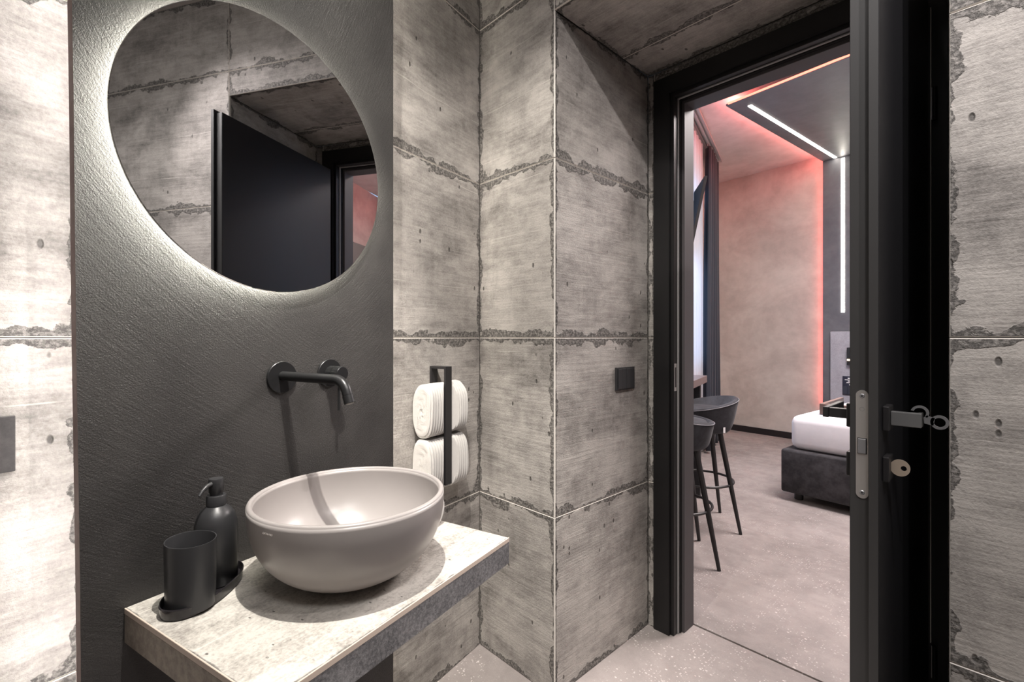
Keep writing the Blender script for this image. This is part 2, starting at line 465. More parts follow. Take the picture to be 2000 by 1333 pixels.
# note: rot = frame+90 puts local x along s; local -y then faces +n (into the room)
# column front, lintel and wall right of the niche
tiled_wall('wall_front', (-1.436, 1.194, 0), 0, [0, 0.388], ROWS, 0.0105)
tiled_wall('trim_1', (-1.048, 1.194, 0), 0, [0, 0.968], [2.29, 2.4, 2.75], 0.0105)
wf = tiled_wall('wall_far', (-0.080, 1.194, 0), 0, [0, 1.2, 1.88], ROWS, 0.0105)
# left return of the door niche (faces +x): local -y must face +x -> rot 90
tiled_wall('wall_niche_left', (-1.048, 1.1965, 0), 90, [0, 0.5885], [0, .6, 1.2, 1.8, 2.29], 0.1)
# right return (faces -x)
tiled_wall('wall_niche_right', (-0.080, 1.785, 0), -90, [0, 0.582], [0, .6, 1.2, 1.8, 2.29], 0.1)
# niche back wall around the door frame
tiled_wall('wall_door_side', (-1.048, 1.785, 0), 0, [0, 0.031], [0, .6, 1.2, 1.8, 2.29], 0.13)
tiled_wall('wall_door_top', (-1.017, 1.785, 0), 0, [0, 0.895], [2.256, 2.29], 0.13)
tiled_wall('wall_door_right', (-0.122, 1.785, 0), 0, [0, 0.043], [0, .6, 1.2, 1.8, 2.29], 0.13)
# soffit of the niche: tile mesh turned to face down
so = link('ceiling_niche', B(0, 0.968, 0.0105, 0.5885, 0.009, 0.12), GROUT, None, loc=(-1.048, 1.1965, 2.29)); so['kind'] = 'structure'
for a, b in ((0, 0.968),):
    for c, d in ((0.0, 0.40), (0.40, 0.5885)):
        t = link('tile', tile_mesh(b-a, d-c), CON, so, loc=(a, d, 0), rot=(PI/2, 0, 0)); t.data.materials.append(CONEDGE)
# masonry behind the tiles closes the corners
for a in ((-1.70, -1.16, 1.206, 1.90, 0, 2.76), (-1.04, -0.09, 1.206, 1.90, 2.42, 2.76), (0.025, 1.9, 1.206, 1.90, 0, 2.76)):
    o_ = link('wall_core', B(*a), GROUT); o_['kind'] = 'structure'
o_ = link('wall_core', B(-0.095, 0.03, 0.004, 0.24, 0, 2.75), GROUT, None, loc=cornerA, rot=(0, 0, R(ROT_W))); o_['kind'] = 'structure'
# unseen sides of the bathroom
wr = tiled_wall('wall_right', (1.80, 1.194, 0), -90, [0, 1.2, 2.4, 2.7], ROWS)
wb = tiled_wall('wall_back', (1.80, -1.50, 0), 180, [0, 1.2, 2.4, 2.75], ROWS)
cl = link('ceiling', B(-1.75, 1.9, -1.6, 1.70, 2.75, 2.85), RESINC); cl['kind'] = 'structure'
# floor
fl = link('floor', B(-4.2, 2.2, -1.8, 8.2, -0.12, -0.008), GROUT); fl['kind'] = 'structure'
xsf = [-5.4, -3.7, -1.95, -0.12, 1.08, 2.28]; ysf = [-1.68, -0.48, 0.72, 1.92, 3.13, 4.33, 5.53, 6.73, 7.93]
for a, b in zip(xsf[:-1], xsf[1:]):
    for c, d in zip(ysf[:-1], ysf[1:]):
        if b < -2.6 and d < 3: continue
        t = link('floor_tile', tile_mesh(b-a, d-c, 0.008, 0.0004, 0.0003), FLOORM, fl, loc=(a, c, 0), rot=(-PI/2, 0, 0))
        t.data.transform(Matrix.Scale(-1, 4, (0, 0, 1))); t.data.flip_normals()

# ------------------------------------------------------------------ black vanity panel with back light
pan = thing('wall_panel', 'tall black textured plaster panel standing off the concrete wall, lit from behind', 'wall panel', frame(ROT_A, -1.0, 0.65), ROT_A)
# local x = out of the wall (0 = face), local y along, measured from s=0.65
bm = bmesh.new()
def sl(z): return 0.299-(z-0.65)*0.0102-0.65
rings = []
NZ = 14
zz = [0.01+i*(2.74-0.01)/NZ for i in range(NZ+1)]
for z in zz:
    j = 0.0012*math.sin(z*9)+0.0008*math.sin(z*23)
    rings.append([(-0.02, sl(z)+j, z), (-0.02, 0.343, z), (0, 0.343, z), (0, sl(z)+j, z)])
loft(bm, rings); bmesh.ops.recalc_face_normals(bm, faces=bm.faces[:])
po = link('plaster_face', bm, PLASTER, pan)
po.data.materials.append(BROWN_EDGE)
for p in po.data.polygons:
    if p.normal.y < -0.8 or p.normal.y > 0.8: p.material_index = 1
link('mounting_batten', B(-0.055, -0.0202, -0.20, 0.20, 0.02, 2.72), GROUT, pan)
tag(link('led_strip', B(-0.034, -0.0205, -0.338, -0.328, 0.03, 2.72), LEDP, pan), 'bright white light strip hidden behind the left edge')
tag(link('led_strip', B(-0.034, -0.0205, 0.300, 0.304, 0.03, 2.72), LEDW, pan), 'light strip hidden behind the right edge')

# ------------------------------------------------------------------ round mirror
mir = thing('round_mirror', 'large round frameless mirror glowing from behind on the black panel', 'mirror', frame(ROT_A, -0.999, 0.624, 1.596), ROT_A)
RM = 0.2955
bm = bmesh.new(); lathe(bm, [(0.001, 0.0165), (RM-0.001, 0.0165), (RM, 0.0155), (RM, 0.0122), (0.001, 0.0122)], 128, 'x')
mo = link('mirror_glass', bm, MIRRORM, mir)
bm = bmesh.new(); lathe(bm, [(0.255, 0.0), (0.272, 0.0), (0.272, 0.0118), (0.255, 0.0118)], 96, 'x')
link('backing_ring', bm, simple('mirror_backing', (0.5, 0.5, 0.48), 0.6), mir)
bm = bmesh.new(); lathe(bm, [(0.2725, 0.004), (0.275, 0.004), (0.275, 0.0105), (0.2725, 0.0105)], 128, 'x')
tag(link('light_ring', bm, LEDM, mir), 'glowing light ring behind the glass')

# ------------------------------------------------------------------ shelf
sh = thing('vanity_shelf', 'thick wall-hung concrete-look shelf carrying the basin', 'shelf', frame(ROT_A, -0.9995, 0.6535, 0.672), ROT_A)
SX, SY, SZ = 0.4165, 0.2965, 0.060
link('core', B(0.0, SX-0.010, -SY+0.009, SY-0.009, 0.002, SZ-0.010), GROUT, sh)
bm = bmesh.new(); box(bm, 0, SX-0.001, -SY+0.001, SY-0.001, SZ-0.0095, SZ, 0.001, 1)
u1 = bm.loops.layers.uv.new('UV'); u2 = bm.loops.layers.uv.new('UVB')
for f in bm.faces:
    for l in f.loops:
        l[u1].uv = (l.vert.co.y+SY, l.vert.co.x+0.05); l[u2].uv = (SY-l.vert.co.y, SX-l.vert.co.x)
link('top_tile', bm, CONTOP, sh)
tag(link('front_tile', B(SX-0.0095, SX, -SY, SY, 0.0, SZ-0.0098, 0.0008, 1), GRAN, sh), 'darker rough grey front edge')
for s in (-1, 1):
    y0, y1 = (-SY, -SY+0.009) if s < 0 else (SY-0.009, SY)
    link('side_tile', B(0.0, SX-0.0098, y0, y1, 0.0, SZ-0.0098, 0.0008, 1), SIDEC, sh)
for a in (B(SX-0.0022, SX+0.0004, -SY, SY, SZ-0.0097, SZ+0.0002, 0.0006, 1), B(0, SX-0.0025, -SY-0.0004, -SY+0.0022, SZ-0.0097, SZ+0.0002, 0.0006, 1)):
    link('edge_trim', a, simple('edge_trim_beige', (0.62, 0.52, 0.44), 0.5), sh)
link('underside', B(0.002, SX-0.012, -SY+0.0095, SY-0.0095, -0.001, 0.0015), GROUT, sh)

# ------------------------------------------------------------------ basin
ZS = 0.732
bas = thing('wash_basin', 'round matt taupe ceramic vessel basin standing on the concrete shelf', 'basin', frame(ROT_A, -0.766, 0.645, ZS+0.0005), ROT_A)
prof = []
H_, Ro = 0.163, 0.1835
def ro(t): return 0.040+(Ro-0.040)*(1-(1-t)**2.35)**(1/2.0)
N_ = 26
for i in range(N_+1):
    t = i/N_; prof.append((min(ro(t), Ro), 0.0+H_*t*0.965))
prof = [(0.0008, 0.0), (0.034, 0.0)]+prof
# rim
for k in range(9):
    q = PI*k/8; prof.append((Ro-0.0055+0.0055*math.cos(q), H_*0.965+0.0055*math.sin(q)))
Ri, Hi = Ro-0.011, H_*0.965
for i in range(N_+1):
    t = 1-i/N_
    prof.append((0.022+(Ri-0.022)*(1-(1-t)**2.5)**(1/1.8), 0.016+(Hi-0.016)*t))
prof.append((0.0008, 0.015))
bm = bmesh.new(); lathe(bm, prof, 96)
link('bowl', bm, CERAM, bas, 'all')
bm = bmesh.new(); lathe(bm, [(0.0005, 0.022), (0.024, 0.022), (0.028, 0.020), (0.028, 0.016), (0.0005, 0.016)], 40)
link('drain_cap', bm, CERAM, bas, True)
# printed maker's mark near the rim
fc = bpy.data.curves.new('maker_mark', 'FONT'); fc.body = 'CATALANO'; fc.size = 0.0044; fc.extrude = 0.0001; fc.align_x = 'CENTER'
fo = bpy.data.objects.new('maker_mark', fc); C.objects.link(fo); fo.data.materials.append(PRINT); fo.parent = bas
# point on the bowl seen at pixel (519,1034)
am = R(-85); rr = 0.1842
mk_loc = (rr*math.cos(am), rr*math.sin(am), 0.1425)
bpy.context.view_layer.update()
mm_ = bpy.data.meshes.new_from_object(fo); bpy.data.objects.remove(fo)
if not mm_.materials: mm_.materials.append(PRINT)
mk = bpy.data.objects.new('maker_mark', mm_); C.objects.link(mk); mk.parent = bas; mk.location = mk_loc; mk.rotation_euler = (R(86), 0, am+PI/2)

# ------------------------------------------------------------------ wall faucet
fau = thing('wall_faucet', 'matt black wall-mounted spout and mixer above the basin', 'faucet', frame(ROT_A, -0.9998, 0.648, 1.111), ROT_A)
def disc(y, z, r, t):
    bm = bmesh.new(); lathe(bm, [(0.0005, 0), (r, 0), (r, t-0.001), (r-0.001, t), (0.0005, t)], 56, 'x', (0, y, z)); return bm
link('wall_plate', disc(0, 0, 0.0355, 0.006), FAUCETM, fau, True)
link('wall_plate', disc(0.127, 0.0015, 0.0345, 0.006), FAUCETM, fau, True)
path = [(0.004, 0, 0.003), (0.10, 0, 0.003), (0.185, 0, 0.003)]
cx, cz, rb = 0.185, 0.003-0.036, 0.036
for k in range(1, 9):
    q = R(68)*k/8; path.append((cx+rb*math.sin(q), 0, cz+rb*math.cos(q)))
last = Vector(path[-1]); dr = Vector((math.cos(R(68)), 0, -math.sin(R(68))))
path.append(tuple(last+dr*0.008))
bm = bmesh.new(); tube(bm, path, 0.0105, 24); link('spout', bm, FAUCETM, fau, True)
bm = bmesh.new(); a = last+dr*0.0085; tube(bm, [a, a+dr*0.0165], 0.0112, 24)
nz = link('aerator', bm, FAUCETM, fau, True)
bm = bmesh.new(); tube(bm, [a+dr*0.0166, a+dr*0.0172], 0.0085, 24); link('outlet', bm, STEEL, fau, True)
# knurled handle
bm = bmesh.new(); rings = []
for x in (0.0062, 0.026, 0.0262, 0.0275, 0.0277, 0.047):
    rr = 0.0158 if 0.0261 < x < 0.0276 else 0.0172
    rings.append([(x, 0.127+(rr+(0.0005 if k % 2 else -0.0003))*math.cos(2*PI*k/72), 0.0015+(rr+(0.0005 if k % 2 else -0.0003))*math.sin(2*PI*k/72)) for k in range(72)])
loft(bm, rings); bmesh.ops.recalc_face_normals(bm, faces=bm.faces[:])
link('mixer_body', bm, FAUCETM, fau)
bm = bmesh.new(); lathe(bm, [(0.0005, 0.0472), (0.0172, 0.0472), (0.0172, 0.0495), (0.016, 0.0505), (0.0005, 0.0505)], 48, 'x', (0, 0.127, 0.0015))
link('mixer_cap', bm, FAUCETM, fau, True)
bm = bmesh.new(); tube(bm, [(0.0375, 0.127, -0.014), (0.0375, 0.127, -0.088)], 0.0034, 14); link('lever', bm, FAUCETM, fau, True)

# ------------------------------------------------------------------ soap tray, tumbler, dispenser
TD = math.degrees(math.atan2(0.065, -0.040))      # direction of the tray's long axis in frame A (x=n, y=s)
tray = thing('soap_tray', 'narrow oval glossy black tray at the left end of the shelf', 'tray', frame(ROT_A, -0.931, 0.453, ZS+0.0003), ROT_A+TD)
def oval(a, b, z, n=72, e=2.3):
    pts = []
    for k in range(n):
        t = 2*PI*k/n; c, s = math.cos(t), math.sin(t)
        pts.append((a*math.copysign(abs(c)**(2/e), c), b*math.copysign(abs(s)**(2/e), s), z))
    return pts
bm = bmesh.new()
TA, TB = 0.090, 0.047
loft(bm, [oval(TA-.006, TB-.006, 0), oval(TA-.002, TB-.002, 0.002), oval(TA, TB, 0.018), oval(TA-0.0008, TB-0.0008, 0.0195), oval(TA-0.0022, TB-0.0022, 0.0195), oval(TA-0.004, TB-0.004, 0.006), oval(TA-.007, TB-.007, 0.0042)])
bmesh.ops.recalc_face_normals(bm, faces=bm.faces[:])
link('dish', bm, simple('gloss_black', (0.020, 0.018, 0.020), 0.2), tray, True)
tum = thing('tumbler', 'matt black oval toothbrush tumbler standing on the tray', 'tumbler', frame(ROT_A, -0.905, 0.418, ZS+0.0048), ROT_A)
bm = bmesh.new()
tt = lambda a, b, z: oval(a, b, z, 72, 2.0)
loft(bm, [tt(.0405, .0345, 0), tt(.042, .036, 0.002), tt(.0435, .0375, 0.112), tt(.0432, .0372, 0.1135), tt(.0418, .0358, 0.1135), tt(.0412, .0352, 0.112), tt(.040, .034, 0.006), tt(.036, .030, 0.004)])
bmesh.ops.recalc_face_normals(bm, faces=bm.faces[:])
link('cup', bm, MATTE, tum, True)
dis = thing('soap_dispenser', 'matt black pump soap dispenser standing behind the tumbler on the tray', 'dispenser', frame(ROT_A, -0.951, 0.4835, ZS+0.0048), ROT_A)
bm = bmesh.new(); lathe(bm, [(0.0005, 0), (0.0345, 0), (0.0362, 0.002), (0.0364, 0.10), (0.0352, 0.113), (0.0315, 0.126), (0.0250, 0.137), (0.0175, 0.143), (0.0155, 0.1455), (0.0005, 0.1455)], 64)
link('bottle', bm, MATTE, dis, 'all')
bm = bmesh.new(); lathe(bm, [(0.0005, 0.1457), (0.0165, 0.1457), (0.0168, 0.163), (0.0158, 0.1645), (0.0005, 0.1645)], 48); link('collar', bm, MATTE, dis, True)
bm = bmesh.new(); lathe(bm, [(0.0005, 0.1647), (0.0105, 0.1647), (0.0108, 0.168), (0.0120, 0.170), (0.0128, 0.192), (0.0118, 0.1955), (0.0005, 0.1965)], 40)
ph = link('pump_head', bm, MATTE, dis, True)
bm = bmesh.new()
ppth = [(0.004, -0.010, 0.188), (0.0075, -0.020, 0.1865), (0.0105, -0.029, 0.181), (0.0125, -0.036, 0.173)]
tube(bm, ppth, [0.0042, 0.0038, 0.0032, 0.0028], 14)
link('nozzle', bm, MATTE, ph, True)

# ------------------------------------------------------------------ towel rail and towels (wall_left frame)
def W(wx, s_rel, z):                 # wx = distance from wall, s_rel = along from the corner (negative = left)
    a = R(ROT_W)
    return cornerA+Vector((wx*math.cos(a)-s_rel*math.sin(a), wx*math.sin(a)+s_rel*math.cos(a), z))
SR = -0.268
rail = thing('towel_rail', 'upright black rectangular towel rail fixed to the concrete wall beside the panel', 'towel rail', W(0.0006, SR, 0.905), ROT_W)
RW, RT, RH, RD = 0.016, 0.008, 0.198, 0.072
link('wall_bar', B(0, RT, -RW, RW, -RH, RH, 0.0006, 1), BLACKM, rail)
link('front_bar', B(RD-RT, RD, -RW, RW, -RH, RH, 0.0006, 1), BLACKM, rail)
for z in (-1, 1):
    link('arm', B(RT, RD-RT, -RW, RW, *( (RH-RT, RH) if z > 0 else (-RH, -RH+RT)), 0.0005, 1), BLACKM, rail)
def towel(name, label, loc, rot, L, ha, hb, pinch=None, seed=1, e=2.7, group='rolled white hand towels'):
    """folded towel: long axis y, cross-section ha (x) by hb (z); ribs run round it"""
    rnd = random.Random(seed)
    t = thing(name, label, 'towel', loc, rot, group)
    bm = bmesh.new(); rings = []; NS = 190; M_ = 56
    ph = [rnd.uniform(0, 6.28) for _ in range(8)]
    for i in range(NS+1):
        y = -L/2+L*i/NS
        end = min(1.0, min(i, NS-i)/9.0); sc = 0.90+0.10*math.sqrt(1-(1-end)**2)
        rib = 0.0046*abs(math.sin(PI*y/0.0115))**0.7
        ring = []
        for k in range(M_):
            q = 2*PI*k/M_; c, s = math.cos(q), math.sin(q)
            x = ha*math.copysign(abs(c)**(2/e), c)*sc; z = hb*math.copysign(abs(s)**(2/e), s)*sc
            lump = 1+0.035*math.sin(2*q+ph[0]+y*14)+0.03*math.sin(3*q+ph[1]-y*22)+0.012*math.sin(5*q+ph[2]+y*40)
            x *= lump; z *= lump
            x += c*rib; z += s*rib
            if pinch is not None:
                d = abs(y-pinch[0]); lim = pinch[1]+max(0.0, d-0.015)*0.9
                if x > lim: x = lim
            if x < -ha+0.0005: x = -ha+0.0005
            ring.append((x, y, z))
        rings.append(ring)
    vr = loft(bm, rings, False, True)
    # rolled end: spiral layers stepping inwards
    prev = vr[0]
    y0 = -L/2
    for st in range(1, 9):
        f = 1-st*0.118
        off = -0.0035 if st % 2 else 0.0015
        cur = []
        for k in range(M_):
            bx, by, bz = rings[0][k]
            cur.append(bm.verts.new((bx*f+0.001*math.sin(st+k*.3), y0+off+0.0012*math.sin(k*0.5+st*2+ph[3]), bz*(f if st < 5 else f*1.0))))
        for k in range(M_):
            j = (k+1) % M_
            bm.faces.new((prev[j], prev[k], cur[k], cur[j]))
        prev = cur
    bm.faces.new(prev[::-1])
    bmesh.ops.recalc_face_normals(bm, faces=bm.faces[:])
    o = link('folded_cloth', bm, TOWEL, t, 'all')
    return t
towel('hand_towel', 'white ribbed towel rolled in the upper part of the black rail', W(0.0425, SR-0.004, 0.962), ROT_W, 0.188, 0.040, 0.0840, (0.004, 0.0205), 3)
towel('hand_towel', 'white ribbed towel rolled in the lower part of the black rail', W(0.0425, SR-0.003, 0.783), ROT_W, 0.192, 0.040, 0.0840, (0.003, 0.0205), 8)
towel('hand_towel', 'small white rolled towel lying on the shelf, half hidden behind the basin', frame(ROT_A, -0.835, 0.906, ZS+0.0445), ROT_A+84, 0.13, 0.036, 0.042, None, 5, 2.1)

# ------------------------------------------------------------------ switch plate and dark plate
sw = thing('light_switch', 'square black switch plate with vertical rockers on the concrete niche wall', 'light switch', (-1.0478, 1.605, 1.041), 0)
link('plate', B(0, 0.010, -0.062, 0.062, -0.044, 0.044, 0.001, 1), MATTE, sw)
for k in range(4):
    y0 = -0.056+k*0.0283
    link('rocker', B(0.0101, 0.0128 if k % 2 else 0.0140, y0, y0+0.0272, -0.039, 0.039, 0.0008, 1), MATTE, sw)
fp = thing('flush_plate', 'dark rectangular plate on the brightly lit wall left of the panel', 'wall plate', W(0.0004, -1.280, 1.025), ROT_W)
link('plate', B(0, 0.006, -0.165, 0.0, -0.046, 0.046, 0.001, 1), granular('dark_plate', (0.02, 0.018, 0.018), (0.045, 0.04, 0.04), 60, 0.1), fp)
link('button', B(0.0061, 0.0085, -0.150, -0.085, -0.034, 0.034, 0.001, 1), MATTE, fp)
link('button', B(0.0061, 0.0085, -0.082, -0.018, -0.034, 0.034, 0.001, 1), granular('dark_button', (0.025, 0.022, 0.022), (0.045, 0.04, 0.04), 60, 0.1), fp)

# ------------------------------------------------------------------ door: frame and leaf
door = thing('door_1', None, None, (-0.57, 1.775, 0), 0, kind='structure')
def dl(x): return x+0.57
def prof_frame(name, pts_l, mat):
    """mitred U-frame: pts_l = (x inset from outer edge, y) outline, swept left jamb, head, right jamb"""
    XL, XR, ZT = -1.018, -0.121, 2.254
    rings = []
    for (px, pz) in (('L', 0), ('L', 1), ('R', 1), ('R', 0)):
        ring = []
        for ins, y in pts_l:
            x = XL+ins if px == 'L' else XR-ins
            z = (ZT-ins) if pz else 0.001
            ring.append((dl(x), y, z))
        rings.append(ring)
    bm = bmesh.new(); loft(bm, rings); bmesh.ops.recalc_face_normals(bm, faces=bm.faces[:])
    bmesh.ops.bevel(bm, geom=bm.edges[:], offset=0.0012, segments=2, affect='EDGES')
    return link(name, bm, mat, door, True)
prof_frame('casing', [(0, 0), (0.070, 0), (0.070, 0.012), (0, 0.012)], FRAMEM)
prof_frame('frame_rebate', [(0.052, 0.0125), (0.084, 0.0125), (0.084, 0.050), (0.052, 0.050)], FRAMEM)
prof_frame('door_stop', [(0.060, 0.0505), (0.0925, 0.0505), (0.0925, 0.064), (0.060, 0.064)], FRAMEM)
prof_frame('jamb_lining', [(0.060, 0.0645), (0.103, 0.0645), (0.103, 0.146), (0.060, 0.146)], simple('jamb_reflected_light', (0.075, 0.068, 0.071), 0.55, 0, 0.3))  # base colour raised to pinkish grey for light reflected on the jamb
prof_frame('gasket', [(0.084, 0.040), (0.0885, 0.040), (0.0885, 0.0500), (0.084, 0.0500)], simple('rubber_grey', (0.30, 0.29, 0.29), 0.5))
prof_frame('bedroom_casing', [(0.0, 0.1465), (0.094, 0.1465), (0.094, 0.158), (0.0, 0.158)], FRAMEM)
# strike plate in the left jamb
st = link('strike_plate', B(dl(-0.9345), dl(-0.9335), 0.016, 0.036, 0.985, 1.095, 0.0004, 1), STEEL, door)
link('strike_hole', B(dl(-0.9336), dl(-0.9331), 0.021, 0.031, 1.000, 1.080), BLACKM, st)
# leaf, opened at right angles into the room
XL0, XL1, YL0, YL1 = -0.2035, -0.1590, 1.045, 1.742
leaf = link('door_leaf', B(dl(XL0), dl(-0.1735), YL0-1.775, YL1-1.775, 0.008, 2.132, 0.001, 1), LEAFM, door)
leaf2 = link('leaf_edge', B(dl(XL0)+0.001, dl(-0.1735)-0.0005, YL0-1.775-0.0012, YL0-1.775+0.0002, 0.009, 2.131), LEAFEDGE, leaf)
link('overlap_panel', B(dl(-0.1734), dl(XL1), YL0-0.0125-1.775, YL1+0.012-1.775, 0.008, 2.144, 0.001, 1), LEAFM, leaf)
link('overlap_edge', B(dl(-0.1730), dl(XL1)-0.0006, YL0-0.0135-1.775, YL0-0.0126-1.775, 0.009, 2.143), LEAFEDGE, leaf)
# lock plate in the leaf edge
lx = dl(-0.1845); ye = YL0-0.0012-1.775
def stadium(w_, z0, z1, n=14):
    r = w_/2; p = []
    for k in range(n+1): q = PI*k/n; p.append((r*math.cos(q), z1-r+r*math.sin(q)))
    for k in range(n+1): q = PI+PI*k/n; p.append((r*math.cos(q), z0+r+r*math.sin(q)))
    return p
bm = bmesh.new(); poly_extrude(bm, [(lx+a, b) for a, b in stadium(0.0185, 0.912, 1.106)], 'y', ye-0.0016, ye+0.0005)
tag(link('lock_plate', bm, STEEL, leaf, True), 'satin steel lock plate with rounded ends')
link('latch', B(lx-0.006, lx+0.006, ye-0.0045, ye-0.0012, 0.993, 1.019, 0.0006, 1), DARKSTEEL, leaf)
link('latch_slot', B(lx-0.0070, lx+0.0072, ye-0.0018, ye-0.0010, 0.9918, 1.0202), BLACKM, leaf)
for z in (0.9225, 1.0955):
    bm = bmesh.new(); lathe(bm, [(0.0003, ye-0.0026), (0.0030, ye-0.0026), (0.0042, ye-0.0016), (0.0003, ye-0.0016)], 24, 'y', (lx, 0, z)); link('screw', bm, DARKSTEEL, leaf, True)
    link('screw_recess', B(lx-0.0012, lx+0.0012, ye-0.0028, ye-0.0026, z-0.0012, z+0.0012), BLACKM, leaf)
bm = bmesh.new(); torus(bm, 0, 0, 0, 0.0034, 0.00025, 24, 5)
link('stamped_ring', bm, DARKSTEEL, leaf, loc=(lx, ye-0.0016, 1.072), rot=(PI/2, 0, 0))
# handle sets on both faces
HY = 1.085-1.775
xr = dl(XL1)
for (z0, z1, nm) in ((1.034, 1.078, 'handle_rose'), (0.943, 0.988, 'key_rose')):
    link(nm, B(xr, xr+0.010, HY-0.022, HY+0.022, z0, z1, 0.002, 2), BLACKM, leaf)
    xb = dl(XL0)
    link(nm, B(xb-0.009, xb, HY-0.022, HY+0.022, z0, z1, 0.002, 2), BLACKM, leaf)
link('handle_neck', B(xr+0.0102, xr+0.052, HY-0.009, HY+0.004, 1.0435, 1.0685, 0.0012, 2), simple('handle_grey', (0.10, 0.10, 0.10), 0.4), leaf)
link('handle_grip', B(xr+0.046, xr+0.052, HY+0.0045, HY+0.020, 1.0435, 1.0685, 0.001, 2), BLACKM, leaf)
tag(link('handle_lever_inner', B(dl(XL0)-0.050, dl(XL0)-0.040, HY-0.008, HY+0.115, 1.046, 1.066, 0.0015, 2), BLACKM, leaf), 'lever on the bedroom side')
link('handle_neck_inner', B(dl(XL0)-0.0398, dl(XL0)-0.0095, HY-0.007, HY+0.007, 1.047, 1.065, 0.0012, 2), BLACKM, leaf)
# hook-and-ring plate fixed on the grip
def ring_hook():
    bm = bmesh.new()
    def ringp(cx, cz, r0, r1, a0, a1, n):
        o = [(cx+r1*math.cos(a0+(a1-a0)*k/n), cz+r1*math.sin(a0+(a1-a0)*k/n)) for k in range(n+1)]
        i = [(cx+r0*math.cos(a0+(a1-a0)*k/n), cz+r0*math.sin(a0+(a1-a0)*k/n)) for k in range(n+1)]
        return o, i
    for (cx, cz, r0, r1, a0, a1, n) in ((0.030, -0.008, 0.0078, 0.0122, 0, 2*PI, 40), (0.004, 0.006, 0.0085, 0.0125, R(-40), R(165), 24)):
        o, i = ringp(cx, cz, r0, r1, a0, a1, n)
        for k in range(n):
            loft(bm, [[(o[k][0], -0.0015, o[k][1]), (o[k+1][0], -0.0015, o[k+1][1]), (i[k+1][0], -0.0015, i[k+1][1]), (i[k][0], -0.0015, i[k][1])],
                      [(o[k][0], 0.0015, o[k][1]), (o[k+1][0], 0.0015, o[k+1][1]), (i[k+1][0], 0.0015, i[k+1][1]), (i[k][0], 0.0015, i[k][1])]])
    poly_extrude(bm, [(0.010, -0.012), (0.022, -0.0145), (0.024, -0.001), (0.0155, 0.001), (0.014, 0.003), (0.009, -0.002)], 'y', -0.0015, 0.0015)
    bmesh.ops.remove_doubles(bm, verts=bm.verts[:], dist=0.00005)
    bmesh.ops.recalc_face_normals(bm, faces=bm.faces[:])
    return bm
hk = link('lever_hook', ring_hook(), simple('hook_grey', (0.16, 0.16, 0.165), 0.4, 0.3), leaf, loc=(xr+0.044, HY+0.012, 1.062))
tag(hk, 'grey steel hook and finger ring')
# key in the cylinder
key = thing('door_key', 'round-headed brass key sitting in the lock below the door handle', 'key', (XL1+0.0065, HY+1.775, 0.9680), 0)
bm = bmesh.new(); n = 44; o = [(0.0158+0.0142*math.cos(2*PI*k/n), 0.0148*math.sin(2*PI*k/n)) for k in range(n)]; i = [(0.0210+0.0042*math.cos(2*PI*k/n), -0.0002+0.0045*math.sin(2*PI*k/n)) for k in range(n)]
for k in range(n):
    j = (k+1) % n
    loft(bm, [[(o[k][0], -0.0011, o[k][1]), (o[j][0], -0.0011, o[j][1]), (i[j][0], -0.0011, i[j][1]), (i[k][0], -0.0011, i[k][1])],
              [(o[k][0], 0.0011, o[k][1]), (o[j][0], 0.0011, o[j][1]), (i[j][0], 0.0011, i[j][1]), (i[k][0], 0.0011, i[k][1])]])
bmesh.ops.remove_doubles(bm, verts=bm.verts[:], dist=0.00005); bmesh.ops.recalc_face_normals(bm, faces=bm.faces[:])
link('bow', bm, BRASS, key)
link('blade', B(-0.0095, 0.0015, -0.001, 0.001, -0.003, 0.003), BRASS, key)
# hinges on the right jamb
for z in (0.30, 1.85):
    bm = bmesh.new(); tube(bm, [(0, 0, -0.045), (0, 0, 0.045)], 0.0065, 14)
    link('hinge', bm, BLACKM, door, True, loc=(dl(-0.1475), 1.758-1.775, z))
link('leaf_gap_strip', B(dl(-0.1560), dl(-0.1540), 1.7575-1.775, 1.7735-1.775, 0.35, 2.12), STEEL, door)

# ------------------------------------------------------------------ bedroom shell
HZ = 3.26
wc = link('wall_bedroom_far', B(-3.9, 1.55, 6.125, 6.225, 0, HZ), RESIN, None, rot=(0, 0, R(ROT_C))); wc['kind'] = 'structure'
wd = link('wall_bedroom_right', B(1.45, 1.55, 1.2, 6.125, 0, HZ), RESIN, None, rot=(0, 0, R(ROT_C))); wd['kind'] = 'structure'
def wall_band(name, x0, x1, z0, z1):
    o = link(name, B(x0, x1, 1.916, 1.926, z0, z1), RESIN); o['kind'] = 'structure'
wall_band('wall_bedroom_near', -1.98, -1.018, 0, HZ)
wall_band('wall_bedroom_near', -0.121, 1.75, 0, HZ)
wall_band('wall_bedroom_near', -1.018, -0.121, 2.254, HZ)
cb_ = link('ceiling_bedroom', B(-4.2, 1.9, 1.90, 7.0, HZ, HZ+0.1), RESINC); cb_['kind'] = 'structure'
bb_ = link('baseboard_far', B(-3.7, 1.45, 6.108, 6.1245, 0.0, 0.075), simple('black_skirting', (0.012, 0.010, 0.012), 0.4), None, rot=(0, 0, R(ROT_C))); bb_['kind'] = 'structure'
